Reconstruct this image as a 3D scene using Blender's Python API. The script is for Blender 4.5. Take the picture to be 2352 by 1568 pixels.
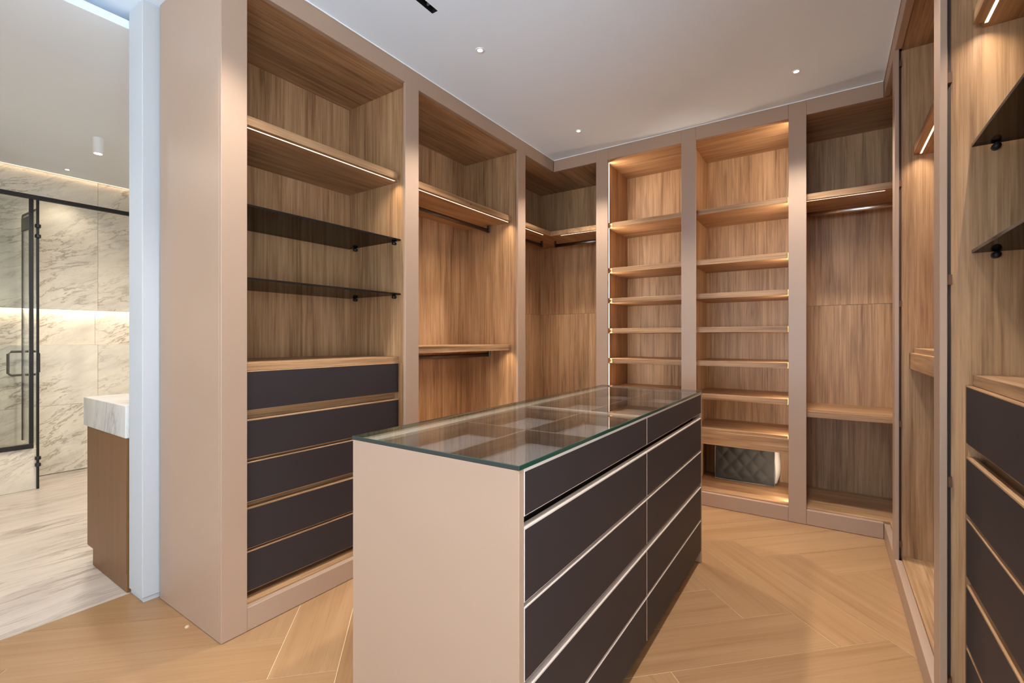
import bpy, bmesh, math, random
from mathutils import Vector, Matrix
random.seed(7)
for o in list(bpy.data.objects): bpy.data.objects.remove(o)
scn = bpy.context.scene
COL = scn.collection

# ------------------------------------------------------------------ camera
F_PX, HORIZON, IMG_W, IMG_H = 1076.0, 777.0, 2352, 1568
YAW = math.atan(727 / 1076.0)
cam_d = bpy.data.cameras.new('camera'); cam = bpy.data.objects.new('camera', cam_d); COL.objects.link(cam)
cam_d.sensor_width = 36.0; cam_d.lens = F_PX / IMG_W * 36.0
cam_d.shift_y = (HORIZON - IMG_H / 2) / IMG_W
cam_d.clip_start = 0.02
cam.location = (0, 0, 1.25); cam.rotation_euler = (math.pi / 2, 0, YAW)
scn.camera = cam

# ------------------------------------------------------------------ light, exposure
scn.view_settings.view_transform = 'Standard'; scn.view_settings.look = 'None'
scn.view_settings.gamma = 1.0; scn.view_settings.use_curve_mapping = False
scn.view_settings.exposure = 0.17
scn.cycles.use_light_tree = False; scn.cycles.max_bounces = 7; scn.cycles.diffuse_bounces = 4; scn.cycles.glossy_bounces = 3
scn.cycles.transparent_max_bounces = 8; scn.cycles.caustics_reflective = False; scn.cycles.caustics_refractive = False
wd = bpy.data.worlds.new('world'); scn.world = wd; wd.use_nodes = True
wd.node_tree.nodes['Background'].inputs[0].default_value = (0.95, 0.97, 1.0, 1)
wd.node_tree.nodes['Background'].inputs[1].default_value = 0.6

def area_light(name, loc, direction, sx, sy, power, color, spread=180, parent=None):
    """rectangular lamp; sx runs along the lamp's own x axis"""
    d = bpy.data.lights.new(name, 'AREA'); d.shape = 'RECTANGLE'; d.size = sx; d.size_y = sy
    d.energy = power; d.color = color; d.spread = math.radians(spread)
    o = bpy.data.objects.new(name, d); COL.objects.link(o)
    o.location = loc
    return o, direction

# unseen fill lights, added behind two made-up windows to brighten ceiling and fronts
FILL_COL = (0.74, 0.875, 1.0)
fill_lamp, _ = area_light('fill_light', (-0.95, -4.85, 1.25), None, 3.1, 1.9, 330.0, FILL_COL)
fill_lamp.rotation_euler = (math.radians(90 + 62), 0, 0)
side_fill, _ = area_light('fill_light', (1.72, -1.15, 1.35), None, 2.0, 3.0, 185.0, FILL_COL)
side_fill.rotation_euler = (0, math.radians(90 + 38), 0)
LED_COLOR = (1.0, 0.85, 0.68)
LED_POWER = 3.2       # per metre
SPOT_POWER = 112.0

# ------------------------------------------------------------------ main dimensions
XL, YB, XR = -2.053, 3.71, 0.286      # front planes of the wardrobe frames
ZC = 2.853                            # ceiling
ZR = 2.75                             # underside of the top rails
FT, CF, BK, SH = 0.018, 0.031, 0.577, 0.075   # frame thickness, carcass front, back panel, shelf front
BATH_X, BATH_Z = -5.93, 2.773

# ------------------------------------------------------------------ materials
def newmat(name):
    m = bpy.data.materials.new(name); m.use_nodes = True
    nt = m.node_tree; b = nt.nodes['Principled BSDF']
    return m, nt, b
def plain(name, col, rough=0.5, metal=0.0, spec=0.5):
    m, nt, b = newmat(name)
    b.inputs['Base Color'].default_value = (*col, 1); b.inputs['Roughness'].default_value = rough
    b.inputs['Metallic'].default_value = metal; b.inputs['Specular IOR Level'].default_value = spec
    return m
def emit(name, col, strength):
    m, nt, b = newmat(name)
    b.inputs['Base Color'].default_value = (0.8, 0.8, 0.8, 1)
    b.inputs['Emission Color'].default_value = (*col, 1); b.inputs['Emission Strength'].default_value = strength
    m.cycles.emission_sampling = 'NONE'      # the lamp objects beside these lenses carry the light
    return m
def coords(nt, shift=37.0):
    tc = nt.nodes.new('ShaderNodeTexCoord'); oi = nt.nodes.new('ShaderNodeObjectInfo')
    mul = nt.nodes.new('ShaderNodeMath'); mul.operation = 'MULTIPLY'; mul.inputs[1].default_value = shift
    nt.links.new(oi.outputs['Random'], mul.inputs[0])
    add = nt.nodes.new('ShaderNodeVectorMath'); add.operation = 'ADD'
    nt.links.new(tc.outputs['Object'], add.inputs[0]); nt.links.new(mul.outputs[0], add.inputs[1])
    return add.outputs[0], oi
def mapping(nt, src, scale=(1, 1, 1), rot=(0, 0, 0)):
    mp = nt.nodes.new('ShaderNodeMapping'); mp.inputs['Scale'].default_value = scale
    mp.inputs['Rotation'].default_value = rot; nt.links.new(src, mp.inputs['Vector'])
    return mp.outputs[0]
def noise(nt, vec, scale, detail=3, rough=0.55, dist=0.0):
    n = nt.nodes.new('ShaderNodeTexNoise'); n.inputs['Scale'].default_value = scale
    n.inputs['Detail'].default_value = detail; n.inputs['Roughness'].default_value = rough
    n.inputs['Distortion'].default_value = dist; nt.links.new(vec, n.inputs['Vector'])
    return n.outputs[0]
def ramp(nt, fac, stops):
    r = nt.nodes.new('ShaderNodeValToRGB'); el = r.color_ramp.elements
    while len(el) < len(stops): el.new(0.5)
    for e, (p, c) in zip(el, stops):
        e.position = p; e.color = (*c, 1) if len(c) == 3 else c
    nt.links.new(fac, r.inputs[0]); return r.outputs[0]
def mixc(nt, a, b, fac, mode='MIX'):
    n = nt.nodes.new('ShaderNodeMix'); n.data_type = 'RGBA'; n.blend_type = mode
    for s, v in ((6, a), (7, b)):
        if isinstance(v, tuple): n.inputs[s].default_value = (*v, 1)
        else: nt.links.new(v, n.inputs[s])
    if isinstance(fac, (int, float)): n.inputs[0].default_value = fac
    else: nt.links.new(fac, n.inputs[0])
    return n.outputs[2]
def math2(nt, op, a, b):
    n = nt.nodes.new('ShaderNodeMath'); n.operation = op
    for i, v in enumerate((a, b)):
        if isinstance(v, (int, float)): n.inputs[i].default_value = v
        else: nt.links.new(v, n.inputs[i])
    return n.outputs[0]
def bump(nt, bsdf, h, strength, dist=0.001):
    bn = nt.nodes.new('ShaderNodeBump'); bn.inputs['Strength'].default_value = strength
    bn.inputs['Distance'].default_value = dist; nt.links.new(h, bn.inputs['Height'])
    nt.links.new(bn.outputs[0], bsdf.inputs['Normal'])

def wood(name, axis, light, mid, dark, rough=0.42, bands=10.0, fine=110.0, vary=0.05, spec=0.35):
    m, nt, b = newmat(name)
    v, oi = coords(nt)
    sc = [1.0, 1.0, 1.0]; sc[axis] = 0.05
    sc2 = [1.0, 1.0, 1.0]; sc2[axis] = 0.018
    sc3 = [1.0, 1.0, 1.0]; sc3[axis] = 0.16
    broad = noise(nt, mapping(nt, v, sc3), bands * 0.6, 2, 0.5, 0.8)
    band = noise(nt, mapping(nt, v, sc), bands * 3.2, 4, 0.6, 0.7)
    grain = noise(nt, mapping(nt, v, sc2), fine, 4, 0.65, 0.2)
    a = math2(nt, 'MULTIPLY', band, 0.5)
    c = math2(nt, 'MULTIPLY', grain, 0.42)
    d = math2(nt, 'MULTIPLY', broad, 0.35)
    s = math2(nt, 'ADD', math2(nt, 'ADD', a, c), d)
    col = ramp(nt, s, [(0.46, dark), (0.605, mid), (0.76, light)])
    pores = noise(nt, mapping(nt, v, [x if i != axis else 0.02 for i, x in enumerate(sc)]), fine * 2.6, 2, 0.5)
    col = mixc(nt, col, tuple(x * 0.45 for x in dark), math2(nt, 'MULTIPLY', ramp(nt, pores, [(0.60, (0, 0, 0)), (0.72, (1, 1, 1))]), 0.22))
    hsv = nt.nodes.new('ShaderNodeHueSaturation')
    val = math2(nt, 'ADD', math2(nt, 'MULTIPLY', oi.outputs['Random'], vary), 1.0 - vary / 2)
    nt.links.new(val, hsv.inputs['Value']); nt.links.new(col, hsv.inputs['Color'])
    nt.links.new(hsv.outputs[0], b.inputs['Base Color'])
    b.inputs['Roughness'].default_value = rough; b.inputs['Specular IOR Level'].default_value = spec
    return m
OAK_L, OAK_M, OAK_D = (0.535, 0.313, 0.160), (0.372, 0.202, 0.095), (0.180, 0.089, 0.039)
OAK = [wood('oak_grain_x', 0, OAK_L, OAK_M, OAK_D), wood('oak_grain_y', 1, OAK_L, OAK_M, OAK_D), wood('oak_grain_z', 2, OAK_L, OAK_M, OAK_D)]
FLOOR_OAK = wood('floor_oak', 0, (0.350, 0.200, 0.096), (0.312, 0.171, 0.079), (0.262, 0.136, 0.059), rough=0.33, bands=5.0, fine=70.0, vary=0.13, spec=0.4)
TRAY_WOOD = [wood('tray_wood_x', 0, (0.20, 0.158, 0.125), (0.155, 0.119, 0.093), (0.09, 0.067, 0.05)), wood('tray_wood_y', 1, (0.20, 0.158, 0.125), (0.155, 0.119, 0.093), (0.09, 0.067, 0.05))]
VANITY_WOOD = wood('vanity_walnut', 2, (0.215, 0.098, 0.033), (0.185, 0.081, 0.026), (0.14, 0.06, 0.019), rough=0.4, bands=3)

def lacquer(name, col, rough=0.38):
    m, nt, b = newmat(name); v, oi = coords(nt)
    g = noise(nt, v, 2.5, 2, 0.5)
    c = mixc(nt, tuple(x * 0.965 for x in col), tuple(min(1, x * 1.03) for x in col), g)
    nt.links.new(c, b.inputs['Base Color']); b.inputs['Roughness'].default_value = rough
    return m
LACQ = lacquer('taupe_lacquer', (0.388, 0.258, 0.179))
CHAMP = lacquer('champagne_edge', (0.66, 0.55, 0.47), 0.3)

def leather(name):
    m, nt, b = newmat(name); v, oi = coords(nt)
    weave = noise(nt, mapping(nt, v, (1, 1, 1)), 420, 3, 0.6); blot = noise(nt, v, 9, 3, 0.6)
    col = mixc(nt, (0.021, 0.0150, 0.0155), (0.034, 0.0255, 0.0260), math2(nt, 'ADD', math2(nt, 'MULTIPLY', weave, 0.6), math2(nt, 'MULTIPLY', blot, 0.4)))
    nt.links.new(col, b.inputs['Base Color']); b.inputs['Roughness'].default_value = 0.55
    b.inputs['Specular IOR Level'].default_value = 0.35
    bump(nt, b, weave, 0.35, 0.0006); return m
LEATHER = leather('dark_brown_leather')

def plaster(name, col, rough=0.85):
    m, nt, b = newmat(name); v, oi = coords(nt, 0)
    g = noise(nt, v, 0.8, 2, 0.5)
    c = mixc(nt, tuple(x * 0.97 for x in col), col, g)
    nt.links.new(c, b.inputs['Base Color']); b.inputs['Roughness'].default_value = rough
    return m
PAINT = plaster('white_paint', (0.50, 0.508, 0.52))
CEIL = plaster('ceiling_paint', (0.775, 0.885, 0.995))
BCEIL = plaster('bathroom_ceiling_paint', (0.79, 0.85, 0.93))
SHADOWGAP = plaster('reveal_shade_grey', (0.42, 0.39, 0.385))  # grey stands in for the shade inside the reveal

def marble(name, base, vein, rot, stretch=(1, 1, 1), scale=2.2, rough=0.28, dens=0.045, shift=11.0):
    m, nt, b = newmat(name); v, oi = coords(nt, shift)
    w = nt.nodes.new('ShaderNodeTexNoise'); w.inputs['Scale'].default_value = 1.4; w.inputs['Detail'].default_value = 3
    nt.links.new(v, w.inputs['Vector'])
    wv = nt.nodes.new('ShaderNodeVectorMath'); wv.operation = 'MULTIPLY_ADD'
    nt.links.new(w.outputs[1], wv.inputs[0]); wv.inputs[1].default_value = (0.22, 0.22, 0.22); nt.links.new(v, wv.inputs[2])
    mv = mapping(nt, mapping(nt, wv.outputs[0], (1, 1, 1), rot), stretch)
    n1 = noise(nt, mv, scale, 7, 0.62, 0.25)
    r1 = math2(nt, 'ABSOLUTE', math2(nt, 'SUBTRACT', n1, 0.5), 0)
    line = ramp(nt, r1, [(0.0, (1, 1, 1)), (dens * 0.35, (0.55, 0.55, 0.55)), (dens, (0, 0, 0))])
    n2 = noise(nt, mv, scale * 2.3, 6, 0.65, 0.3)
    r2 = math2(nt, 'ABSOLUTE', math2(nt, 'SUBTRACT', n2, 0.5), 0)
    line2 = ramp(nt, r2, [(0.0, (0.7, 0.7, 0.7)), (dens * 0.6, (0, 0, 0))])
    patch = ramp(nt, noise(nt, v, 1.7, 3, 0.5), [(0.40, (0.08, 0.08, 0.08)), (0.62, (1, 1, 1))])
    cloud = noise(nt, mv, scale * 0.8, 4, 0.6)
    c0 = mixc(nt, base, tuple(x * 0.80 for x in base), ramp(nt, cloud, [(0.42, (0, 0, 0)), (0.70, (1, 1, 1))]))
    c1 = mixc(nt, c0, vein, math2(nt, 'MULTIPLY', math2(nt, 'MULTIPLY', line, patch), 0.85))
    c2 = mixc(nt, c1, vein, math2(nt, 'MULTIPLY', math2(nt, 'MULTIPLY', line2, patch), 0.5))
    nt.links.new(c2, b.inputs['Base Color']); b.inputs['Roughness'].default_value = rough
    return m
MARBLE_WALL = marble('veined_marble', (0.80, 0.735, 0.61), (0.29, 0.225, 0.155), (math.radians(-27), 0, 0), (1, 0.75, 3.2), 3.4, 0.28, 0.030)
MARBLE_FLOOR = marble('marble_floor', (0.56, 0.485, 0.415), (0.21, 0.15, 0.115), (0, 0, math.radians(-3)), (3.4, 0.30, 1), 3.0, 0.3, 0.045)
MARBLE_TOP = marble('grey_marble', (0.66, 0.645, 0.61), (0.33, 0.32, 0.30), (0, math.radians(-25), 0), (2.2, 1, 0.6), 3.0)

def glass(name, tint, rough=0.0, refl=1.0):
    """clear or smoked sheet: tinted see-through plus a Fresnel mirror layer"""
    m = bpy.data.materials.new(name); m.use_nodes = True; nt = m.node_tree
    for n in list(nt.nodes): nt.nodes.remove(n)
    out = nt.nodes.new('ShaderNodeOutputMaterial'); tr = nt.nodes.new('ShaderNodeBsdfTransparent')
    gl = nt.nodes.new('ShaderNodeBsdfGlossy'); lw = nt.nodes.new('ShaderNodeLayerWeight'); mx = nt.nodes.new('ShaderNodeMixShader')
    tr.inputs[0].default_value = (*tint, 1); gl.inputs['Roughness'].default_value = rough
    gl.inputs[0].default_value = (refl, refl, refl, 1); lw.inputs[0].default_value = 0.5
    fac = math2(nt, 'ADD', math2(nt, 'MULTIPLY', math2(nt, 'POWER', lw.outputs['Facing'], 5.0), 0.95), 0.045)
    nt.links.new(fac, mx.inputs[0]); nt.links.new(tr.outputs[0], mx.inputs[1])
    nt.links.new(gl.outputs[0], mx.inputs[2]); nt.links.new(mx.outputs[0], out.inputs[0]); return m
CLEAR = glass('clear_glass', (0.90, 0.925, 0.91), 0.0, 0.8)
SHOWER = glass('shower_glass', (0.95, 0.965, 0.955))
SMOKED = glass('smoked_glass', (0.22, 0.20, 0.18), 0.0, 0.45)
G_EDGE = plain('green_glass_edge', (0.014, 0.050, 0.034), 0.08)
G_DARK = plain('dark_reflection_edge', (0.035, 0.036, 0.033), 0.35, 0.0, 0.25)  # end faces coloured dark to stand for the reflection in them
SM_EDGE = plain('smoked_glass_edge', (0.012, 0.010, 0.009), 0.15)
BLACK = plain('black_metal', (0.012, 0.011, 0.010), 0.38, 0.0)
BLACKP = plain('black_plastic', (0.008, 0.008, 0.008), 0.5)
BRONZE = plain('dark_bronze_metal', (0.17, 0.145, 0.13), 0.32, 1.0)
STEEL = plain('satin_steel', (0.62, 0.58, 0.53), 0.3, 1.0)
WHITE_M = plain('white_metal', (0.85, 0.85, 0.84), 0.4)
SPACER = plain('brown_spacer', (0.12, 0.052, 0.022), 0.6)
TOEK = plain('dark_toe_kick', (0.045, 0.035, 0.03), 0.6)
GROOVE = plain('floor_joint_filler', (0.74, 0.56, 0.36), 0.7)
LEDM = emit('led_diffuser', (1.0, 0.80, 0.58), 1.6)
LAMP = emit('lamp_lens', (1.0, 0.97, 0.92), 12.0)
GROUT = plain('grout', (0.42, 0.38, 0.31), 0.8)
def fabric(name, c1, c2, sc=900):
    m, nt, b = newmat(name); v, oi = coords(nt)
    n = noise(nt, v, sc, 2, 0.6); g = noise(nt, v, 14, 3, 0.6)
    nt.links.new(mixc(nt, c1, c2, math2(nt, 'ADD', math2(nt, 'MULTIPLY', n, 0.6), math2(nt, 'MULTIPLY', g, 0.4))), b.inputs['Base Color'])
    b.inputs['Roughness'].default_value = 0.9; b.inputs['Specular IOR Level'].default_value = 0.15
    bump(nt, b, n, 0.3, 0.001); return m
TRAY_FELT = fabric('tray_lining', (0.20, 0.165, 0.165), (0.255, 0.215, 0.213))
BAG = fabric('grey_quilted_cloth', (0.105, 0.098, 0.088), (0.150, 0.141, 0.128))
BAG_TRIM = fabric('grey_piping', (0.20, 0.20, 0.20), (0.27, 0.27, 0.27))
DUVET = fabric('white_padding', (0.66, 0.60, 0.52), (0.76, 0.70, 0.62), 120)

# ------------------------------------------------------------------ object helpers
def tag(o, label=None, cat=None, group=None, kind=None):
    if label: o['label'] = label
    if cat: o['category'] = cat
    if group: o['group'] = group
    if kind: o['kind'] = kind
    return o
def wpos(o):
    p = Vector((0, 0, 0))
    while o: p += o.location; o = o.parent
    return p
def link(name, bm, mats, parent=None, center=None, smooth=False):
    me = bpy.data.meshes.new(name)
    if center is None:
        xs = [v.co for v in bm.verts]
        lo = Vector((min(c.x for c in xs), min(c.y for c in xs), min(c.z for c in xs)))
        hi = Vector((max(c.x for c in xs), max(c.y for c in xs), max(c.z for c in xs)))
        center = (lo + hi) / 2
    bmesh.ops.translate(bm, verts=bm.verts, vec=-Vector(center))
    bm.to_mesh(me); bm.free()
    for m in (mats if isinstance(mats, (list, tuple)) else [mats]): me.materials.append(m)
    if smooth:
        for p in me.polygons: p.use_smooth = True
    o = bpy.data.objects.new(name, me); COL.objects.link(o)
    o.parent = parent
    o.location = Vector(center) - (wpos(parent) if parent else Vector((0, 0, 0)))
    return o
def thing(name, label, cat, loc, group=None):
    o = bpy.data.objects.new(name, None); COL.objects.link(o); o.location = loc
    o.empty_display_size = 0.1
    return tag(o, label, cat, group)
def add_box(bm, x0, x1, y0, y1, z0, z1, bev=0.0):
    x0, x1 = sorted((x0, x1)); y0, y1 = sorted((y0, y1)); z0, z1 = sorted((z0, z1))
    r = bmesh.ops.create_cube(bm, size=1.0)
    for v in r['verts']:
        v.co = Vector(((x0 + x1) / 2 + v.co.x * (x1 - x0), (y0 + y1) / 2 + v.co.y * (y1 - y0), (z0 + z1) / 2 + v.co.z * (z1 - z0)))
    if bev > 0:
        bev = min(bev, 0.3 * min(x1 - x0, y1 - y0, z1 - z0))
        es = list({e for v in r['verts'] for e in v.link_edges})
        bmesh.ops.bevel(bm, geom=es, offset=bev, segments=1, affect='EDGES', profile=0.5)
def box(name, x0, x1, y0, y1, z0, z1, mat, parent=None, bev=0.001):
    bm = bmesh.new(); add_box(bm, x0, x1, y0, y1, z0, z1, bev); return link(name, bm, mat, parent)
def boxes(name, lst, mat, parent=None, bev=0.001):
    bm = bmesh.new()
    for b in lst: add_box(bm, *b, bev)
    return link(name, bm, mat, parent)
def prism(name, poly, z0, z1, mat, parent=None, bev=0.001):
    bm = bmesh.new()
    vs = [bm.verts.new((x, y, z0)) for x, y in poly]
    f = bm.faces.new(vs); r = bmesh.ops.extrude_face_region(bm, geom=[f])
    for g in r['geom']:
        if isinstance(g, bmesh.types.BMVert): g.co.z = z1
    bmesh.ops.recalc_face_normals(bm, faces=bm.faces)
    if bev: bmesh.ops.bevel(bm, geom=list(bm.edges), offset=bev, segments=1, affect='EDGES', profile=0.5)
    return link(name, bm, mat, parent)
def add_tube(bm, pts, rx, ry=None, seg=12, cap=True):
    """swept round or oval bar along pts"""
    ry = ry or rx; rings = []
    for i, p in enumerate(pts):
        p = Vector(p); a = Vector(pts[max(i - 1, 0)]); b = Vector(pts[min(i + 1, len(pts) - 1)])
        t = (b - a).normalized()
        up = Vector((0, 0, 1)) if abs(t.z) < 0.9 else Vector((0, 1, 0))
        s = t.cross(up).normalized(); u = s.cross(t).normalized()
        rings.append([bm.verts.new(p + s * rx * math.cos(k * 2 * math.pi / seg) + u * ry * math.sin(k * 2 * math.pi / seg)) for k in range(seg)])
    for r0, r1 in zip(rings, rings[1:]):
        for k in range(seg): bm.faces.new((r0[k], r0[(k + 1) % seg], r1[(k + 1) % seg], r1[k]))
    if cap:
        bm.faces.new(rings[0]); bm.faces.new(list(reversed(rings[-1])))
    bmesh.ops.recalc_face_normals(bm, faces=bm.faces)
def tube(name, pts, rx, mat, parent=None, ry=None, seg=12):
    bm = bmesh.new(); add_tube(bm, pts, rx, ry, seg); return link(name, bm, mat, parent, smooth=True)
def lathe(name, profile, center, mat, parent=None, seg=32):
    bm = bmesh.new(); rings = []
    for r, z in profile:
        rings.append([bm.verts.new((center[0] + r * math.cos(k * 2 * math.pi / seg), center[1] + r * math.sin(k * 2 * math.pi / seg), center[2] + z)) for k in range(seg)])
    for r0, r1 in zip(rings, rings[1:]):
        for k in range(seg): bm.faces.new((r0[k], r0[(k + 1) % seg], r1[(k + 1) % seg], r1[k]))
    for r, ring in ((profile[0][0], rings[0]), (profile[-1][0], rings[-1])):
        if r > 1e-5 and (profile[0] != profile[-1]): bm.faces.new(ring)
    bmesh.ops.remove_doubles(bm, verts=bm.verts, dist=1e-6)
    bmesh.ops.recalc_face_normals(bm, faces=bm.faces)
    return link(name, bm, mat, parent)
def structure(o): return tag(o, kind='structure')

# wall mapping: s runs along the wall, d is depth measured from the frame front into the cabinet
def W2(wall, s, d):
    if wall == 'L': return (XL - d, s)
    if wall == 'B': return (s, YB + d)
    return (XR + d, s)
GA = {'L': 1, 'B': 0, 'R': 1}        # world axis that runs along each wall
def wb(wall, name, s0, s1, d0, d1, z0, z1, mat, parent, bev=0.001):
    a = W2(wall, s0, d0); b = W2(wall, s1, d1)
    return box(name, a[0], b[0], a[1], b[1], z0, z1, mat, parent, bev)
def wpoly(wall, name, pts, z0, z1, mat, parent, bev=0.001):
    return prism(name, [W2(wall, s, d) for s, d in pts], z0, z1, mat, parent, bev)

# ------------------------------------------------------------------ the setting
# closet floor: joint-filler bed with oak herringbone planks on it
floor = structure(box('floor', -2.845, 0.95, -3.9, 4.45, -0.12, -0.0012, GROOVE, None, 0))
WP = 0.2462; NP = 4
P0, Q0 = 1.659, 1.613
R2 = math.sqrt(2)
def clip(poly, axis, lim, keep_less):
    out = []
    for i in range(len(poly)):
        a, b = poly[i], poly[(i + 1) % len(poly)]
        ia = (a[axis] <= lim) == keep_less; ib = (b[axis] <= lim) == keep_less
        if ia: out.append(a)
        if ia != ib:
            t = (lim - a[axis]) / (b[axis] - a[axis]); out.append((a[0] + t * (b[0] - a[0]), a[1] + t * (b[1] - a[1])))
    return out
def plank(pa, pb, qa, qb, along_p):
    g = 0.0010
    pa += g; pb -= g; qa += g; qb -= g
    poly = [((p - q) / R2, (p + q) / R2) for p, q in ((pa, qa), (pb, qa), (pb, qb), (pa, qb))]
    for ax, lim, less in ((0, -2.842, False), (0, 0.90, True), (1, -3.85, False), (1, 4.36, True)):
        poly = clip(poly, ax, lim, less)
        if len(poly) < 3: return
    ar = 0.5 * abs(sum(poly[i][0] * poly[(i + 1) % len(poly)][1] - poly[(i + 1) % len(poly)][0] * poly[i][1] for i in range(len(poly))))
    if ar < 0.002: return
    ang = math.pi / 4 if along_p else -math.pi / 4
    c = (sum(p[0] for p in poly) / len(poly), sum(p[1] for p in poly) / len(poly))
    rot = Matrix.Rotation(-ang, 2)
    bm = bmesh.new(); lp = [rot @ Vector((x - c[0], y - c[1])) for x, y in poly]
    def inset(v, k):
        l = v.length; return v * ((l - k) / l)
    top = [bm.verts.new((*inset(v, 0.0012), 0.0)) for v in lp]
    midr = [bm.verts.new((*v, -0.0005)) for v in lp]
    bot = [bm.verts.new((*v, -0.0011)) for v in lp]
    bm.faces.new(top); n = len(lp)
    for r0, r1 in ((top, midr), (midr, bot)):
        for i in range(n): bm.faces.new((r0[i], r1[i], r1[(i + 1) % n], r0[(i + 1) % n]))
    bm.faces.new(list(reversed(bot)))
    bmesh.ops.recalc_face_normals(bm, faces=bm.faces)
    me = bpy.data.meshes.new('plank'); bm.to_mesh(me); bm.free(); me.materials.append(FLOOR_OAK)
    o = bpy.data.objects.new('plank', me); COL.objects.link(o); o.parent = floor
    o.location = Vector((c[0], c[1], 0)) - floor.location; o.rotation_euler = (0, 0, ang)
for k in range(-34, 26):
    for mm in range(-5, 6):
        q = Q0 - k * WP + 2 * NP * mm * WP
        plank(P0 + k * WP, P0 + (k + 1) * WP, q, q + NP * WP, False)
for j in range(-34, 30):
    for mm in range(-5, 6):
        p = P0 + (NP - j + 2 * NP * mm) * WP
        plank(p, p + NP * WP, Q0 + j * WP, Q0 + (j + 1) * WP, True)

structure(box('floor_bathroom', -6.2, -2.846, -1.2, 3.2, -0.12, -0.001, MARBLE_FLOOR, None, 0))

# ceiling with the slot for the air diffuser left open
SX0, SX1, SY0, SY1 = -1.622, -1.585, 0.35, 1.698
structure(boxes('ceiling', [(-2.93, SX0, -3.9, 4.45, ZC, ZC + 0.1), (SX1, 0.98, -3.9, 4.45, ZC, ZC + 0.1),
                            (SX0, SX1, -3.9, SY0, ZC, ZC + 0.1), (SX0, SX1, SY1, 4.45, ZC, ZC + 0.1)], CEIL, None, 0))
# bathroom ceiling is lower; its white edge shows in the doorway with a reveal coloured grey as shade above it
structure(box('ceiling_bathroom', -6.2, -2.856, -1.2, 3.2, BATH_Z, 2.814, BCEIL, None, 0))
structure(box('trim_1', -2.96, -2.925, -1.2, 0.90, 2.8145, 2.90, SHADOWGAP, None, 0))
# wall between closet and bathroom: door opening from y=-0.35 to 0.855
structure(box('wall_left', -2.852, -2.683, 0.855, 4.45, 0.022, ZC - 0.0005, PAINT, None, 0.002))
structure(box('trim_2', -2.848, -2.690, 0.862, 4.4, 0.0, 0.0215, PAINT, None, 0))
structure(box('wall_left_front', -2.852, -2.683, -3.9, -0.35, 0.0, ZC - 0.0005, PAINT, None, 0.002))
structure(box('wall_back', -2.68, 0.98, 4.325, 4.45, 0.0, ZC - 0.0005, PAINT, None, 0))
structure(boxes('wall_right', [(0.90, 1.0, 0.45, 4.32, 0.0, ZC - 0.0005), (0.90, 1.0, -3.9, -2.75, 0.0, ZC - 0.0005),
                               (0.90, 1.0, -2.75, 0.45, 0.0, 0.3), (0.90, 1.0, -2.75, 0.45, 2.7, ZC - 0.0005)], PAINT, None, 0))
# wall behind the camera with a wide opening made up to admit fill
wf = structure(boxes('wall_front', [(-2.68, 0.895, -3.9, -3.78, 0.0, 0.3), (-2.68, 0.895, -3.9, -3.78, 2.7, ZC - 0.0005),
                                    (-2.68, -2.55, -3.9, -3.78, 0.3, 2.7), (0.65, 0.895, -3.9, -3.78, 0.3, 2.7)], PAINT, None, 0))
def added_window(name, pts, horizontal):  # frames of the made-up openings that let the added fill in
    return structure(boxes(name, pts, WHITE_M, None, 0.002))
added_window('added_window_1', [(-2.55, 0.65, -3.86, -3.80, 0.3, 0.36), (-2.55, 0.65, -3.86, -3.80, 2.64, 2.7), (-2.55, -2.49, -3.86, -3.80, 0.36, 2.64),
                    (0.59, 0.65, -3.86, -3.80, 0.36, 2.64), (-0.98, -0.92, -3.86, -3.80, 0.36, 2.64)], True)
added_window('added_window_2', [(0.94, 0.99, -2.75, 0.45, 0.3, 0.36), (0.94, 0.99, -2.75, 0.45, 2.64, 2.7), (0.94, 0.99, -2.75, -2.69, 0.36, 2.64),
                    (0.94, 0.99, 0.39, 0.45, 0.36, 2.64), (0.94, 0.99, -1.18, -1.12, 0.36, 2.64)], False)
# bathroom shell
BW = structure(boxes('wall_bathroom', [(-6.2, BATH_X - 0.013, -1.2, 3.2, 0.0, 1.188), (-6.2, BATH_X - 0.013, -1.2, 3.2, 1.52, BATH_Z - 0.0005),
                                       (-6.2, -6.03, -1.2, 3.2, 1.188, 1.52)], GROUT, None, 0))
COLS = [(-1.2, 0.33), (0.33, 1.5315), (1.5315, 2.73), (2.73, 3.2)]
ROWS = [(0.004, 0.63), (0.63, 1.188), (1.52, 2.5), (2.5, BATH_Z - 0.002)]
for (a, b) in COLS:
    for (c, d) in ROWS:
        box('tile', BATH_X - 0.0128, BATH_X, a + 0.001, b - 0.001, c + 0.001, d - 0.0005, MARBLE_WALL, BW, 0.0006)
    box('tile', -6.0298, -6.015, a + 0.001, b - 0.001, 1.1885, 1.5195, MARBLE_WALL, BW, 0.0006)
structure(box('wall_bathroom_side', -6.2, -2.856, 3.0, 3.2, 0.0, BATH_Z - 0.001, MARBLE_WALL, None, 0))
structure(box('wall_bathroom_front', -6.2, -2.856, -1.2, -1.0, 0.0, BATH_Z - 0.001, MARBLE_WALL, None, 0))

# thin white strip where the wardrobe frames meet the ceiling
structure(boxes('trim_3', [(XL + 0.001, XL + 0.005, 0.925, YB, ZC - 0.006, ZC - 0.0004), (XL + 0.005, XR - 0.005, YB - 0.005, YB - 0.001, ZC - 0.006, ZC - 0.0004),
                           (XR - 0.005, XR - 0.001, 0.925, YB - 0.005, ZC - 0.006, ZC - 0.0004)], WHITE_M, None, 0))

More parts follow.
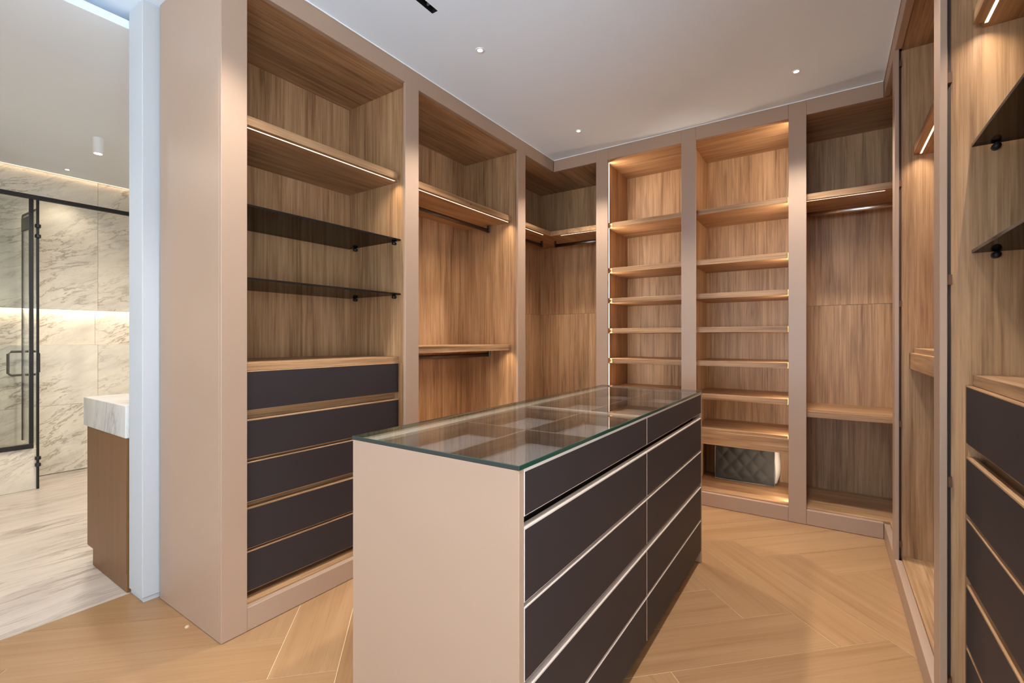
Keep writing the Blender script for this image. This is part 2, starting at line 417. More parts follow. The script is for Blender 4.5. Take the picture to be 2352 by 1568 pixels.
# ------------------------------------------------------------------ lamps
def led(wall, parent, s0, s1, d, z, name='led_strip', power=LED_POWER):
    """warm light strip let into the underside of a shelf"""
    o = wb(wall, name, s0, s1, d - 0.004, d + 0.004, z - 0.0012, z - 0.0002, LEDM, parent, 0)
    x, y = W2(wall, (s0 + s1) / 2, d)
    L = bpy.data.lights.new('led_light', 'AREA'); L.shape = 'RECTANGLE'
    L.size = abs(s1 - s0) if GA[wall] == 0 else 0.004; L.size_y = 0.004 if GA[wall] == 0 else abs(s1 - s0)
    L.energy = power * abs(s1 - s0); L.color = LED_COLOR; L.spread = math.radians(132)
    lo = bpy.data.objects.new('led_light', L); COL.objects.link(lo); lo.parent = o
    lo.location = Vector((x, y, z - 0.0016)) - wpos(o)
    return o
def vertical_led(parent, x, y, z0, z1, ang, power):
    """upright strip hidden behind a frame stile; ang = heading of the light in plan"""
    bm = bmesh.new(); add_box(bm, -0.008, 0.0, -0.005, 0.005, z0, z1)
    bmesh.ops.rotate(bm, verts=bm.verts, cent=(0, 0, 0), matrix=Matrix.Rotation(ang, 3, 'Z'))
    bmesh.ops.translate(bm, verts=bm.verts, vec=(x, y, 0))
    o = link('led_strip', bm, LEDM, parent)
    L = bpy.data.lights.new('led_light', 'AREA'); L.shape = 'RECTANGLE'; L.size = z1 - z0; L.size_y = 0.006
    L.energy = power * (z1 - z0); L.color = LED_COLOR; L.spread = math.radians(150)
    lo = bpy.data.objects.new('led_light', L); COL.objects.link(lo); lo.parent = o
    lo.location = Vector((x + 0.0015 * math.cos(ang), y + 0.0015 * math.sin(ang), (z0 + z1) / 2)) - wpos(o)
    # local -Z must point along (cos ang, sin ang, 0), local X along world Z
    zax = -Vector((math.cos(ang), math.sin(ang), 0)); xax = Vector((0, 0, 1)); yax = zax.cross(xax)
    lo.rotation_euler = Matrix((xax, yax, zax)).transposed().to_euler()
    return o

# ------------------------------------------------------------------ wardrobes
PEGZ = (2.684, 2.058, 1.432, 0.805, 0.178)
def shelf(wall, parent, s0, s1, z1, th=0.042, led_on=False, front=SH, n0=0.035, n1=0.035, name='shelf', ledtrim=0.0):
    back = BK - 0.001
    pts = [(s0 + n0, front), (s1 - n1, front), (s1 - n1, front + 0.026), (s1, front + 0.026), (s1, back), (s0, back), (s0, front + 0.026), (s0 + n0, front + 0.026)]
    pts = [p for i, p in enumerate(pts) if p != pts[i - 1]]
    if n0 == 0: pts = [p for p in pts if p != (s0, front + 0.026)]
    if n1 == 0: pts = [p for p in pts if p != (s1, front + 0.026)]
    o = wpoly(wall, name, pts, z1 - th, z1, OAK[GA[wall]], parent)
    if led_on: led(wall, o, s0 + 0.03 + ledtrim, s1 - 0.03, front + 0.030, z1 - th)
    return o
def glass_shelf(wall, parent, s0, s1, z1):
    a = W2(wall, s0 + 0.006, SH + 0.002); b = W2(wall, s1 - 0.006, BK - 0.01)
    bm = bmesh.new(); add_box(bm, a[0], b[0], a[1], b[1], z1 - 0.010, z1, 0.0008)
    for f in bm.faces: f.material_index = 0 if abs(f.normal.z) > 0.9 else 1
    o = link('glass_shelf', bm, [SMOKED, SM_EDGE], parent); o['label'] = 'smoked glass shelf'
    for s in (s0, s1):
        for d in (SH + 0.055, BK - 0.08):
            sg = 1 if s == s0 else -1
            p = W2(wall, s, d); q = W2(wall, s + sg * 0.022, d)
            tube('shelf_peg', [(p[0], p[1], z1 - 0.0205), (q[0], q[1], z1 - 0.0205)], 0.010, BLACKP, o)
    return o
def rod(wall, parent, s0, s1, zr, ztop, d=0.307, mat=BRONZE, brackets=(True, True)):
    a = W2(wall, s0, d); b = W2(wall, s1, d)
    o = tube('hanging_rod', [(a[0], a[1], zr), (b[0], b[1], zr)], 0.0085, mat, parent, ry=0.016, seg=16)
    for s, on in ((s0 + 0.006, brackets[0]), (s1 - 0.006, brackets[1])):
        if on: wb(wall, 'rod_bracket', s - 0.006, s + 0.006, d - 0.014, d + 0.014, zr - 0.018, ztop - 0.0005, BRONZE, o, 0.002)
    return o
def carcass(wall, parent, s0, s1, sides=(True, True), split_back=None):
    ga = GA[wall]
    wb(wall, 'top_panel', s0, s1, CF, BK, 2.757, 2.777, OAK[ga], parent)
    wb(wall, 'bottom_panel', s0, s1, CF, BK, 0.085, 0.108, OAK[ga], parent)
    if split_back:
        wb(wall, 'back_panel', s0 - 0.011, s1 + 0.011, BK, BK + 0.018, 0.085, split_back - 0.0008, OAK[2], parent, 0.0006)
        wb(wall, 'back_panel', s0 - 0.011, s1 + 0.011, BK, BK + 0.018, split_back + 0.0008, 2.777, OAK[2], parent, 0.0006)
    else:
        wb(wall, 'back_panel', s0 - 0.011, s1 + 0.011, BK, BK + 0.018, 0.085, 2.777, OAK[2], parent)
    if sides[0]: wb(wall, 'side_panel', s0 - 0.0115, s0, CF, BK, 0.0, 2.777, OAK[2], parent, 0.0006)
    if sides[1]: wb(wall, 'side_panel', s1, s1 + 0.0115, CF, BK, 0.0, 2.777, OAK[2], parent, 0.0006)
def stile(wall, parent, s0, s1):
    o = wb(wall, 'stile', s0, s1, 0, FT, 0.002, ZC - 0.001, LACQ, parent, 0.0014)
    c = (s0 + s1) / 2
    wb(wall, 'backing_strip', c - 0.013, c + 0.013, FT + 0.0002, CF - 0.0003, 0.004, 2.777, TOEK, o, 0)
    for z in PEGZ:
        for sa, sb in ((-0.036, -0.0135), (0.0135, 0.036)):
            wb(wall, 'spacer', c + sa, c + sb, FT + 0.0002, CF - 0.0005, z - 0.016, z + 0.016, SPACER, o, 0)
    return o
def rails(wall, parent, s0, s1):
    wb(wall, 'top_rail', s0 + 0.0006, s1 - 0.0006, 0.0006, 0.0300, ZR, ZC - 0.001, LACQ, parent, 0.0012)
    wb(wall, 'plinth', s0 + 0.0006, s1 - 0.0006, 0.0006, 0.0305, 0.002, 0.1, LACQ, parent, 0.0014)
def drawer(wall, parent, s0, s1, d, z0, z1, edge, body_d=0.42, top_in=0.0045, edge_mat=None):
    o = wb(wall, 'drawer', s0, s1, d, d + 0.02, z0, z1, edge, parent, 0.0012)
    p = wb(wall, 'leather_panel', s0 + 0.0028, s1 - 0.0028, d - 0.0009, d + 0.002, z0 + 0.0028, z1 - top_in, LEATHER, o, 0.0005)
    return o
def chest(wall, parent, s0, s1):
    """five leather fronted drawers under an oak top"""
    ga = GA[wall]; i0, i1 = s0, s1
    shelf(wall, parent, i0, i1, 1.140, th=0.033, front=SH, name='chest_top')
    fd = 0.060
    a, b = i0 + 0.037, i1 - 0.037
    wb(wall, 'chest_side', i0 + 0.001, a - 0.002, fd + 0.004, BK - 0.002, 0.109, 1.1065, OAK[2], parent)
    wb(wall, 'chest_side', b + 0.002, i1 - 0.001, fd + 0.004, BK - 0.002, 0.109, 1.1065, OAK[2], parent)
    wb(wall, 'chest_body', a, b, fd + 0.045, BK - 0.004, 0.135, 1.1065, OAK[ga], parent)
    for z0, z1, ti in ((0.932, 1.106, 0.003), (0.718, 0.893, 0.006), (0.530, 0.706, 0.0045), (0.324, 0.505, 0.006), (0.137, 0.314, 0.0045)):
        drawer(wall, parent, a + 0.001, b - 0.001, fd, z0, z1, OAK[ga], top_in=ti)

# unit 1: left wall, drawers and glass shelves
u1 = thing('drawer_wardrobe', 'open oak wardrobe with five dark drawers and smoked glass shelves beside the bathroom doorway', 'wardrobe', (XL - 0.3, 1.47, 0))
stile('L', u1, 0.919, 1.023); stile('L', u1, 1.923, 2.032)
wb('L', 'end_panel', 0.919, 0.937, FT + 0.0004, 0.612, 0.002, ZC - 0.001, LACQ, u1, 0.0012)
rails('L', u1, 1.023, 1.923)
carcass('L', u1, 0.950, 1.965)
shelf('L', u1, 0.950, 1.965, 2.237, led_on=True)
glass_shelf('L', u1, 0.950, 1.965, 1.846); glass_shelf('L', u1, 0.950, 1.965, 1.521)
chest('L', u1, 0.950, 1.965)
# unit 2: left wall, double hanging
u2 = thing('hanging_wardrobe', 'open oak wardrobe with two hanging rods beside the five-drawer wardrobe on the left wall', 'wardrobe', (XL - 0.3, 2.58, 0))
rails('L', u2, 2.032, 3.125); stile('L', u2, 3.125, 3.236)
carcass('L', u2, 1.990, 3.168)
sh = shelf('L', u2, 1.990, 3.168, 2.237, led_on=True)
lathe('screw_cap', [(0.0, 0.0), (0.006, 0.0), (0.006, 0.0015), (0.0, 0.0015)], (0, 0, 0), SPACER, sh, 12)
cap = sh.children[-1]; cap.rotation_euler = (0, math.pi / 2, 0); cap.location = Vector((XL - SH + 0.0006, 2.62, 2.212)) - wpos(sh)
rod('L', u2, 2.012, 3.146, 2.151, 2.195)
sh = shelf('L', u2, 1.990, 3.168, 1.200, th=0.044, led_on=True)
rod('L', u2, 2.012, 3.146, 1.116, 1.156)
# unit 3: corner between left and back walls
u3 = thing('corner_wardrobe', 'dark inner-corner oak wardrobe with L-shaped lit shelf where the left and back walls meet', 'wardrobe', (-2.2, 3.9, 0))
rails('L', u3, 3.236, YB - 0.0004); rails('B', u3, XL + 0.0004, -1.642)
CBX = -2.53; CY0, CX1 = 3.192, -1.6015; YBK = YB + BK; YCF = YB + CF; XCF = XL - CF
Lp = lambda x0, y0, fx, fy: [(x0, y0), (fx, y0), (fx, fy), (CX1, fy), (CX1, YBK), (x0, YBK)]
prism('top_panel', Lp(CBX, CY0, XCF, YCF), 2.757, 2.777, OAK[1], u3)
prism('bottom_panel', Lp(CBX, CY0, XCF, YCF), 0.085, 0.108, OAK[1], u3)
for a, b in ((0.085, 1.4992), (1.5008, 2.777)):  # seam added to draw a shade line across the back
    box('back_panel', CBX - 0.018, CX1, YBK, YBK + 0.018, a, b, OAK[2], u3, 0.0006)
    box('back_panel', CBX - 0.018, CBX, CY0, YBK, a, b, OAK[2], u3, 0.0006)
box('side_panel', CX1, CX1 + 0.0115, YCF, YBK, 0, 2.777, OAK[2], u3, 0.0006)
box('side_panel', CBX, XCF, CY0 - 0.0115, CY0, 0, 2.777, OAK[2], u3, 0.0006)
fx, fy = XL - SH, YB + SH
s3 = prism('shelf', Lp(CBX + 0.001, CY0 + 0.001, fx, fy), 2.195, 2.237, OAK[1], u3)
led('L', s3, CY0 + 0.02, 3.70, SH + 0.03, 2.195); led('B', s3, -2.035, CX1 - 0.02, SH + 0.03, 2.195)
rod('L', u3, CY0 + 0.02, 3.93, 2.151, 2.195, d=0.25); rod('B', u3, -2.21, CX1 - 0.02, 2.151, 2.195, d=0.307)
# unit 4 and 5: back wall shelves
SHZ = (2.237, 1.851, 1.593, 1.336, 1.080, 0.827, 0.567)
u4 = thing('shelf_wardrobe', 'narrow oak shelving bay lit along its left edge behind the far end of the island', 'wardrobe', (-1.24, YB + 0.3, 0))
stile('B', u4, -1.642, -1.536); rails('B', u4, -1.536, -0.937)
carcass('B', u4, -1.5765, -0.8965)
for z in SHZ: shelf('B', u4, -1.5765, -0.8965, z, th=0.040, n0=0.048, n1=0.0)
for za, zb in zip((0.108,) + SHZ[::-1], tuple(z - 0.040 for z in SHZ[::-1]) + (2.757,)):
    vertical_led(u4, -1.5575, YB + 0.086, za + 0.003, zb - 0.003, math.radians(34), 4.2)
u5 = thing('shelf_wardrobe', 'oak shelving bay with the grey quilted bag in its lowest compartment', 'wardrobe', (-0.53, YB + 0.3, 0))
stile('B', u5, -0.937, -0.831); rails('B', u5, -0.831, -0.227)
carcass('B', u5, -0.8715, -0.1875)
for z in SHZ: shelf('B', u5, -0.8715, -0.1875, z, th=0.040, n0=0.0, n1=0.048)
for za, zb in zip((0.108,) + SHZ[::-1], tuple(z - 0.040 for z in SHZ[::-1]) + (2.757,)):
    vertical_led(u5, -0.2065, YB + 0.086, za + 0.003, zb - 0.003, math.radians(146), 4.2)
def pullout(wall, parent, s0, s1, z0, z1):
    o = wb(wall, 'drawer', s0 + 0.004, s1 - 0.004, SH - 0.014, SH + 0.006, z0, z1, OAK[GA[wall]], parent, 0.0015)
    wb(wall, 'drawer_box', s0 + 0.02, s1 - 0.02, SH + 0.0065, 0.50, z0 + 0.012, z1 - 0.026, OAK[GA[wall]], o, 0.0006)
    return o
pullout('B', u5, -0.8715, -0.1875, 0.449, 0.548)
# unit 6: corner between back and right walls
u6 = thing('corner_wardrobe', 'right-hand corner oak wardrobe with a lit upper shelf and a low shelf', 'wardrobe', (0.2, 3.95, 0))
stile('B', u6, -0.227, -0.123)
rails('B', u6, -0.123, XR - 0.0004); rails('R', u6, 3.242, YB - 0.0004)
DX0, DY0 = -0.1625, 3.205; XRB = XR + BK; XRF = XR + CF
Rp = lambda y0, fx, fy: [(XRB, y0), (XRB, YBK), (DX0, YBK), (DX0, fy), (fx, fy), (fx, y0)]
prism('top_panel', Rp(DY0, XRF, YCF), 2.757, 2.777, OAK[0], u6)
prism('bottom_panel', Rp(DY0, XRF, YCF), 0.085, 0.108, OAK[0], u6)
for a, b in ((0.085, 1.4992), (1.5008, 2.777)):  # same made-up seam, standing for the shade edge on the back
    box('back_panel', DX0, XRB + 0.018, YBK, YBK + 0.018, a, b, OAK[2], u6, 0.0006)
    box('back_panel', XRB, XRB + 0.018, DY0, YBK, a, b, OAK[2], u6, 0.0006)
box('side_panel', DX0 - 0.0115, DX0, YCF, YBK, 0, 2.777, OAK[2], u6, 0.0006)
box('side_panel', XRF, XRB, DY0 - 0.0115, DY0, 0, 2.777, OAK[2], u6, 0.0006)
gx, gy = XR + SH, YB + SH
s6 = prism('shelf', Rp(DY0 + 0.001, gx, gy), 2.195, 2.237, OAK[0], u6)
led('B', s6, DX0 + 0.02, 0.30, SH + 0.03, 2.195); led('R', s6, DY0 + 0.02, 3.69, SH + 0.03, 2.195)
rod('B', u6, DX0 + 0.02, 0.60, 2.146, 2.195, mat=STEEL, brackets=(True, True))
prism('shelf', Rp(DY0 + 0.001, gx, gy), 0.713, 0.755, OAK[0], u6)
# unit 7: right wall hanging bay
u7 = thing('hanging_wardrobe', 'narrow-looking oak wardrobe on the right wall with one lit shelf above a pull-out drawer', 'wardrobe', (XR + 0.3, 2.6, 0))
stile('R', u7, 3.142, 3.242); rails('R', u7, 2.045, 3.142)
carcass('R', u7, 2.010, 3.180)
shelf('R', u7, 2.010, 3.180, 2.237, led_on=True)
shelf('R', u7, 2.010, 3.180, 1.200, th=0.040)
pullout('R', u7, 2.010, 3.180, 1.094, 1.176)
# unit 8: right wall drawers and glass shelves
u8 = thing('drawer_wardrobe', 'oak wardrobe with dark drawers and smoked glass shelves at the right edge of the picture', 'wardrobe', (XR + 0.3, 1.47, 0))
stile('R', u8, 1.948, 2.045); stile('R', u8, 0.919, 1.023); rails('R', u8, 1.023, 1.948)
wb('R', 'end_panel', 0.919, 0.937, FT + 0.0004, 0.60, 0.002, ZC - 0.001, LACQ, u8, 0.0012)
carcass('R', u8, 0.950, 1.985)
shelf('R', u8, 0.950, 1.985, 2.237, led_on=True)
glass_shelf('R', u8, 0.950, 1.985, 1.846); glass_shelf('R', u8, 0.950, 1.985, 1.521)
chest('R', u8, 0.950, 1.985)

# ------------------------------------------------------------------ island
IX0, IX1, IY0, IY1, IZ = -1.185, -0.588, 0.899, 2.771, 0.946
isl = thing('dresser_island', 'free-standing island dresser with glass display top and ten dark drawers', 'dresser', (-0.887, 1.835, 0))
for a, b in ((IY0, IY0 + 0.022), (IY1 - 0.022, IY1)):
    box('end_panel', IX0, IX1, a, b, 0.002, IZ - 0.0004, LACQ, isl, 0.0012)
box('back_panel', IX0, IX0 + 0.02, IY0 + 0.0225, IY1 - 0.0225, 0.002, IZ - 0.0004, LACQ, isl)
box('top_rail', IX0 + 0.0205, IX0 + 0.060, IY0 + 0.0225, IY1 - 0.0225, 0.906, IZ - 0.0004, CHAMP, isl)
box('cross_rail', IX0 + 0.0605, IX1 - 0.024, 1.787, 1.818, 0.88, IZ - 0.0004, CHAMP, isl)
box('toe_kick', IX0 + 0.021, IX1 - 0.07, IY0 + 0.0225, IY1 - 0.0225, 0.002, 0.066, TOEK, isl)
box('carcass_body', IX0 + 0.021, IX1 - 0.045, IY0 + 0.0225, IY1 - 0.0225, 0.0665, 0.832, TOEK, isl)
SPLIT = 1.8105
for (y0, y1) in ((IY0 + 0.0225, SPLIT - 0.0008), (SPLIT + 0.0008, IY1 - 0.0225)):
    for z0, z1, ti in ((0.834, 0.9448, 0.0065), (0.632, 0.808, 0.0055), (0.446, 0.622, 0.0045), (0.246, 0.4245, 0.0055), (0.067, 0.238, 0.0045)):
        o = box('drawer', IX1 - 0.02, IX1, y0, y1, z0, z1, CHAMP, isl, 0.0012)
        box('leather_panel', IX1 - 0.002, IX1 + 0.0008, y0 + 0.0028, y1 - 0.0028, z0 + 0.0028, z1 - ti, LEATHER, o, 0.0005)
# jewellery trays under the glass
for (y0, y1) in ((IY0 + 0.023, 1.786), (1.819, IY1 - 0.023)):
    x0, x1 = IX0 + 0.061, IX1 - 0.021
    xm, ym = -0.853, (y0 + y1) / 2
    tr = box('tray', x0, x1, y0, y1, 0.888, 0.896, TRAY_FELT, isl, 0)
    tr['label'] = 'mauve-grey felt lined tray'
    e = 0.010
    for nm, bb, mt in (('tray_side', (x0, x1, y0, y0 + e), 0), ('tray_side', (x0, x1, y1 - e, y1), 0),
                       ('tray_side', (x0, x0 + e, y0 + e, y1 - e), 1), ('tray_side', (x1 - e, x1, y0 + e, y1 - e), 1),
                       ('divider', (x0 + e, x1 - e, ym - 0.005, ym + 0.005), 0)):
        box(nm, *bb, 0.8962, 0.940, TRAY_WOOD[mt], tr, 0.0008)
    box('divider', xm - 0.005, xm + 0.005, y0 + e, ym - 0.0052, 0.8962, 0.940, TRAY_WOOD[1], tr, 0.0008)
    box('divider', xm - 0.005, xm + 0.005, ym + 0.0052, y1 - e, 0.8962, 0.940, TRAY_WOOD[1], tr, 0.0008)
bm = bmesh.new(); add_box(bm, IX0 - 0.002, IX1 + 0.002, IY0 - 0.002, IY1 + 0.002, IZ, 0.958, 0.0012)
for f in bm.faces:
    f.material_index = 0 if abs(f.normal.z) > 0.9 else (2 if abs(f.normal.y) > 0.9 else 1)
gt = link('glass_top', bm, [CLEAR, G_EDGE, G_DARK], isl); gt['label'] = 'clear glass top with green edge'

# ------------------------------------------------------------------ storage bag in the lowest compartment
bx0, bx1, by0, by1, bz0, bz1 = -0.768, -0.342, 4.095, 4.262, 0.1095, 0.437
bag = thing('storage_bag', 'dark grey quilted fabric storage bag standing in the lowest shelf compartment', 'bag', ((bx0 + bx1) / 2, (by0 + by1) / 2, bz0))
def quilt(name, x0, x1, z0, z1, y, sgn, parent):
    bm = bmesh.new(); nx, nz = 64, 40; g = []
    for i in range(nx + 1):
        row = []
        for j in range(nz + 1):
            u, v = i / nx, j / nz
            a = abs(math.sin(math.pi * (u * 4.0 + v * 2.6))); b = abs(math.sin(math.pi * (u * 4.0 - v * 2.6)))
            h = 0.017 * (a * b) ** 0.5 * min(1, 6 * min(u, 1 - u)) * min(1, 5 * min(v, 1 - v))
            h += 0.012 * math.sin(math.pi * u) * math.sin(math.pi * v) + 0.003 * math.sin(9 * u + 5 * v)
            sag = 0.006 * math.sin(2.2 * math.pi * u) * (1 - v)
            row.append(bm.verts.new((x0 + (x1 - x0) * u + 0.004 * math.sin(5 * v), y + sgn * h, max(z0, z0 + (z1 - z0) * v + sag))))
        g.append(row)
    for i in range(nx):
        for j in range(nz): bm.faces.new((g[i][j], g[i + 1][j], g[i + 1][j + 1], g[i][j + 1]))
    r = bmesh.ops.solidify(bm, geom=list(bm.faces), thickness=0.004)
    bmesh.ops.recalc_face_normals(bm, faces=bm.faces)
    return link(name, bm, BAG, parent, smooth=True)
quilt('front_panel', bx0, bx1, bz0 + 0.004, bz1, by0 + 0.012, -1, bag)
quilt('rear_panel', bx0, bx1 + 0.02, bz0 + 0.004, bz1, by1 - 0.008, 1, bag)
box('base_panel', bx0 + 0.002, bx1 - 0.004, by0 + 0.012, by1 - 0.008, bz0, bz0 + 0.005, BAG, bag, 0.001)
box('end_panel', bx0 - 0.002, bx0 + 0.003, by0 + 0.012, by1 - 0.008, bz0, bz1 - 0.002, BAG, bag, 0.001)
box('lid', bx0, bx1, by0 + 0.010, by1 - 0.006, bz1 - 0.002, bz1 + 0.004, BAG, bag, 0.001)
tube('piping', [(bx0, by0 + 0.008, bz1), (bx0 - 0.001, by0 + 0.008, bz0 + 0.1), (bx0, by0 + 0.008, bz0 + 0.006), (bx0 + 0.15, by0 + 0.007, bz0 + 0.004), (bx1 - 0.1, by0 + 0.007, bz0 + 0.004), (bx1, by0 + 0.008, bz0 + 0.005), (bx1 - 0.002, by0 + 0.008, bz0 + 0.1), (bx1, by0 + 0.008, bz1)], 0.0028, BAG_TRIM, bag, seg=6)
# white padding that swells out of the open end
bm = bmesh.new(); ns, nr = 22, 18; rings = []
for i in range(ns + 1):
    v = i / ns; z = bz0 + 0.008 + v * (bz1 - bz0 - 0.014)
    w = 0.012 + 0.044 * math.sin(math.pi * min(1, v * 0.8 + 0.06)) ** 0.8; dp = 0.012 + 0.056 * min(1, v * 3.2) ** 0.7
    dp = min(dp, 0.066)
    rings.append([bm.verts.new((bx1 - 0.014 + w * 0.9 * math.cos(t) + 0.003 * math.sin(7 * v + 3 * t), (by0 + by1) / 2 + 0.002 + dp * math.sin(t), z)) for t in [k * 2 * math.pi / nr for k in range(nr)]])
for r0, r1 in zip(rings, rings[1:]):
    for k in range(nr): bm.faces.new((r0[k], r0[(k + 1) % nr], r1[(k + 1) % nr], r1[k]))
bm.faces.new(list(reversed(rings[0]))); bm.faces.new(rings[-1])
bmesh.ops.recalc_face_normals(bm, faces=bm.faces)
tag(link('duvet', bm, DUVET, None, smooth=True), 'white padded bedding swelling out of the open end of the grey bag', 'bedding')

# ------------------------------------------------------------------ ceiling fittings
def downlight(x, y, z, label, power, color, angle=98, blend=0.6, r=0.013):
    t = thing('recessed_downlight', label, 'downlight', (x, y, z - 0.001), 'recessed ceiling downlights')
    lathe('trim_ring', [(r, 0.0), (r + 0.012, 0.0), (r + 0.011, -0.003), (r + 0.002, -0.003), (r, 0.0)], (x, y, z - 0.0004), WHITE_M, t, 28)
    le = lathe('lens', [(0.0, -0.0005), (r - 0.0005, -0.0005), (r - 0.002, -0.0035), (0.0, -0.006)], (x, y, z - 0.0004), LAMP, t, 20)
    L = bpy.data.lights.new('spot', 'SPOT'); L.energy = power; L.color = color; L.spot_size = math.radians(angle)
    L.spot_blend = blend; L.shadow_soft_size = 0.05
    lo = bpy.data.objects.new('spot', L); COL.objects.link(lo); lo.parent = le
    lo.location = Vector((x, y, z - 0.012)) - wpos(le)
    return t
SC = (1.0, 0.965, 0.92)
downlight(-1.605, 2.058, ZC, 'recessed ceiling downlight nearest the black air slot', SPOT_POWER, SC)
downlight(-1.600, 3.285, ZC, 'recessed ceiling downlight above the left inner corner', SPOT_POWER, SC)
downlight(-0.160, 3.285, ZC, 'recessed ceiling downlight nearest the right wall', SPOT_POWER, SC)
for x, y, k, lab in ((-0.160, 2.058, 0.7, 'recessed ceiling downlight over the aisle between the island drawers and the right wall'),
                     (-0.16, 0.83, 1.0, 'recessed ceiling downlight over the aisle in front of the right-hand drawers'),
                     (-0.16, -0.4, 0.45, 'recessed ceiling downlight over the entrance end of the right aisle'),
                     (-1.605, 0.83, 1.0, 'recessed ceiling downlight over the floor beside the bathroom doorway')):
    downlight(x, y, ZC, lab, SPOT_POWER * k, SC)
ac = thing('air_diffuser', 'black linear air-conditioning slot recessed in the white ceiling', 'air vent', ((SX0 + SX1) / 2, (SY0 + SY1) / 2, ZC))
boxes('slot_liner', [(SX0 + 0.0005, SX0 + 0.002, SY0 + 0.0005, SY1 - 0.0005, ZC + 0.0005, ZC + 0.08), (SX1 - 0.002, SX1 - 0.0005, SY0 + 0.0005, SY1 - 0.0005, ZC + 0.0005, ZC + 0.08),
                     (SX0 + 0.002, SX1 - 0.002, SY0 + 0.0005, SY0 + 0.002, ZC + 0.0005, ZC + 0.08), (SX0 + 0.002, SX1 - 0.002, SY1 - 0.002, SY1 - 0.0005, ZC + 0.0005, ZC + 0.08),
                     (SX0 + 0.002, SX1 - 0.002, SY0 + 0.002, SY1 - 0.002, ZC + 0.078, ZC + 0.08)], BLACKP, ac, 0)
for y in (1.645, 1.2, 0.75): box('slot_bridge', SX0 + 0.0125, SX1 - 0.0025, y, y + 0.008, ZC + 0.006, ZC + 0.02, plain('grey_bridge', (0.09, 0.09, 0.09), 0.5), ac)

# ------------------------------------------------------------------ bathroom things
van = thing('vanity_cabinet', 'brown walnut vanity cabinet seen past the white door jamb', 'cabinet', (-3.16, 1.6, 0))
box('toe_kick', -3.366, -2.857, 0.848, 2.4, 0.0, 0.0905, VANITY_WOOD, van)
box('body', -3.455, -2.857, 0.846, 2.4, 0.091, 0.758, VANITY_WOOD, van, 0.0015)
for i in range(3):
    y0 = 0.86 + i * 0.513
    dd = box('door', -3.473, -3.4555, y0, y0 + 0.507, 0.1, 0.75, VANITY_WOOD, van, 0.0015)
    tube('handle', [(-3.478, y0 + 0.45, 0.6), (-3.478, y0 + 0.45, 0.72)], 0.005, BLACK, dd, seg=8)
tag(box('vanity_countertop', -3.505, -2.857, 0.842, 2.42, 0.7585, 0.918, MARBLE_TOP, None, 0.002), 'thick grey-white marble countertop on the walnut vanity', 'countertop')

structure(box('wall_shower', -5.62, -5.462, -1.0, 1.018, 0.0, 0.342, MARBLE_WALL, None, 0.002))
SHX = -5.46
sho = thing('shower_enclosure', 'black framed glass shower screen with header rail and door in the marble bathroom', 'shower screen', (SHX, 0.9, 0))
def yat(u, x):
    a = (u - 1176) / 1076.0; s, c = math.sin(YAW), math.cos(YAW)
    return x / (-s + a * c) * (c + a * s)
hx0, hx1 = SHX - 0.012, SHX + 0.012
box('header_rail', hx0, hx1, -0.98, 2.98, 2.402, 2.438, BLACK, sho, 0.002)
yp = 1.0132
post = box('post', hx0, hx1, yp, yp + 0.0165, 0.0005, 2.4015, BLACK, sho, 0.002)
for z in (0.20, 0.255, 2.10, 2.185):
    lathe('hinge_knuckle', [(0.0, -0.014), (0.017, -0.014), (0.019, -0.010), (0.019, 0.010), (0.017, 0.014), (0.0, 0.014)], (SHX + 0.006, yp + 0.009, z), BLACK, post, 14)
ys = 0.970
box('frame_stile', hx0, hx1, ys, ys + 0.026, 0.3825, 2.4015, BLACK, sho, 0.002)
box('bottom_rail', hx0, hx1, -0.98, ys + 0.026, 0.3425, 0.382, BLACK, sho, 0.002)
bm = bmesh.new(); add_box(bm, SHX - 0.004, SHX + 0.004, -0.97, ys - 0.0005, 0.3825, 2.4015); link('pane', bm, SHOWER, sho)
bm = bmesh.new(); add_box(bm, SHX - 0.004, SHX + 0.004, ys + 0.0265, yp - 0.001, 0.3825, 2.4015); link('pane', bm, SHOWER, sho)
# door leaf folded inwards over the low wall
ang = math.radians(8)
xe, ye = -5.885, yat(52, -5.885)
def leaf(name, t0, t1, z0, z1, th, mat, parent, bev=0.001):
    a = Vector((SHX - 0.03, yp + 0.01)); b = Vector((xe, ye)); dv = b - a; n = Vector((-dv.y, dv.x)).normalized() * th
    p, q = a + dv * t0, a + dv * t1
    return prism(name, [tuple(p + n), tuple(q + n), tuple(q - n), tuple(p - n)], z0, z1, mat, parent, bev)
lf = leaf('door_leaf', 0, 1, 0.36, 2.32, 0.004, SHOWER, sho, 0)
leaf('edge_strip', 0.975, 1.0, 0.355, 2.325, 0.007, BLACK, lf, 0)
leaf('edge_strip', 0.0, 0.975, 2.321, 2.335, 0.007, BLACK, lf, 0)
leaf('glass_clamp', 0.35, 0.99, 2.19, 2.30, 0.010, BLACK, lf)
nrm = Vector((-(ye - yp), xe - SHX)).normalized()
for sg in (1, -1):
    o2 = Vector((xe + 0.035, ye)); c1 = o2 + Vector((nrm.x, nrm.y)) * 0.012 * sg; c2 = o2 + Vector((nrm.x, nrm.y)) * 0.095 * sg
    m1 = o2 + Vector((nrm.x, nrm.y)) * 0.075 * sg
    tube('handle', [(c1.x, c1.y, 1.135), (m1.x, m1.y, 1.135), (c2.x, c2.y, 1.115), (c2.x, c2.y, 0.950), (m1.x, m1.y, 0.930), (c1.x, c1.y, 0.930)], 0.010, BLACK, lf, seg=10)

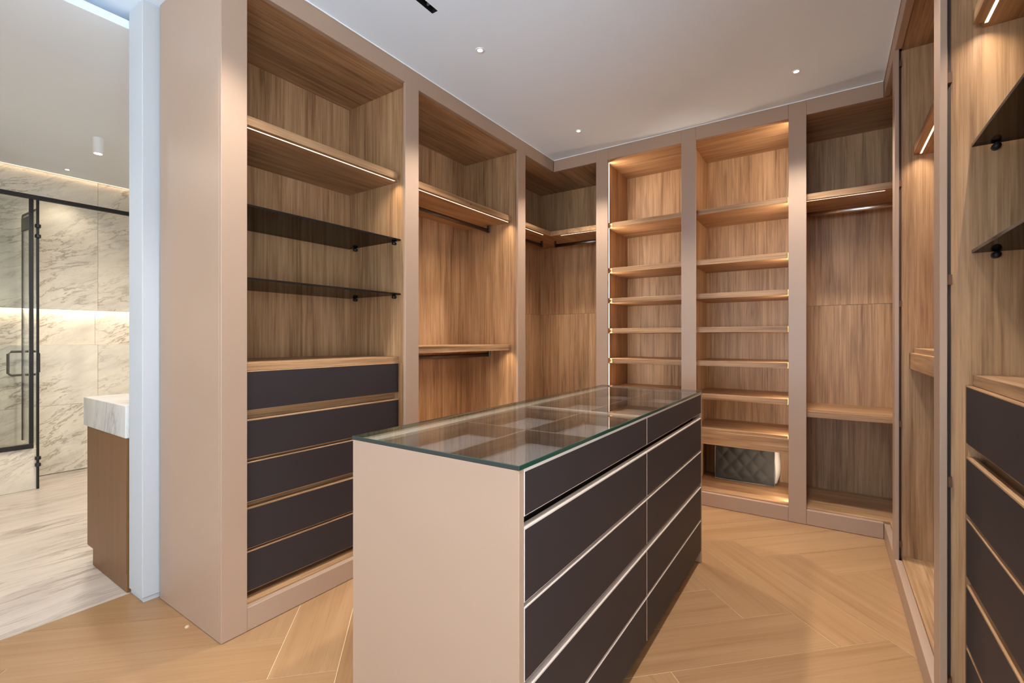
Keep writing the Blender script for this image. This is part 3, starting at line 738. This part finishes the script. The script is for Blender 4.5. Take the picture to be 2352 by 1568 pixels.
t = thing('cylinder_lamp', 'white cylindrical surface-mounted spotlight on the bathroom ceiling', 'ceiling light', (-4.603, 1.19, BATH_Z))
lathe('housing', [(0.0, -0.0005), (0.034, -0.0005), (0.034, -0.118), (0.026, -0.120), (0.024, -0.112), (0.0, -0.112)], (-4.603, 1.19, BATH_Z), WHITE_M, t, 32)
lens = lathe('lens', [(0.0, -0.1125), (0.0235, -0.1125), (0.0225, -0.116), (0.0, -0.117)], (-4.603, 1.19, BATH_Z), LAMP, t, 24)
BSPOT = 100.0
L = bpy.data.lights.new('spot', 'SPOT'); L.energy = BSPOT; L.color = (1, 0.92, 0.82); L.spot_size = math.radians(140); L.spot_blend = 0.9; L.shadow_soft_size = 0.05
lo = bpy.data.objects.new('spot', L); COL.objects.link(lo); lo.parent = lens; lo.location = Vector((-4.603, 1.19, BATH_Z - 0.13)) - wpos(lens)
d5 = downlight(-5.688, 1.255, BATH_Z, 'small bright recessed downlight close to the marble shower wall', 14.0, (1, 0.86, 0.66))
for x, y, lab in ((-4.2, 0.0, 'added unseen bathroom downlight on the doorway side of the white cylinder spotlight'), (-4.2, 2.2, 'added unseen bathroom downlight above the floor in front of the walnut vanity')):  # out-of-view lamps added to brighten the bathroom
    downlight(x, y, BATH_Z, lab, BSPOT, (1, 0.93, 0.84), 150)
nl = thing('niche_light', 'warm glowing light strip along the top of the marble wall niche', 'light strip', (-5.98, 1.0, 1.519))
n1 = box('led_strip', -6.010, -5.990, -1.15, 2.95, 1.5165, 1.519, emit('niche_led', (1.0, 0.80, 0.58), 6.0), nl, 0)
L = bpy.data.lights.new('led_light', 'AREA'); L.shape = 'RECTANGLE'; L.size = 0.03; L.size_y = 4.1; L.energy = 5.5; L.color = (1.0, 0.77, 0.58)
lo = bpy.data.objects.new('led_light', L); COL.objects.link(lo); lo.parent = n1; lo.location = Vector((-5.975, 0.9, 1.5155)) - wpos(n1)
cv = thing('cove_light', 'peach-toned cove light strip at the top of the marble shower wall', 'light strip', (-5.91, 1.0, BATH_Z))
n2 = box('led_strip', -5.922, -5.916, -0.95, 2.95, BATH_Z - 0.004, BATH_Z - 0.0006, emit('cove_led', (1.0, 0.72, 0.46), 1.2), cv, 0)
L = bpy.data.lights.new('led_light', 'AREA'); L.shape = 'RECTANGLE'; L.size = 0.01; L.size_y = 3.9; L.energy = 0.9; L.color = (1.0, 0.68, 0.42)
lo = bpy.data.objects.new('led_light', L); COL.objects.link(lo); lo.parent = n2; lo.location = Vector((-5.912, 1.0, BATH_Z - 0.006)) - wpos(n2)

# ------------------------------------------------------------------ tiny things
tag(lathe('floor_bumper', [(0.0, 0.0), (0.0095, 0.0), (0.0095, 0.003), (0.0075, 0.0065), (0.003, 0.0085), (0.0, 0.009)], (-2.30, 0.893, 0.0001), plain('pale_rubber', (0.50, 0.35, 0.21), 0.5), None, 20),
    'tiny pale round bumper on the oak floor at the foot of the wardrobe end panel', 'bumper')
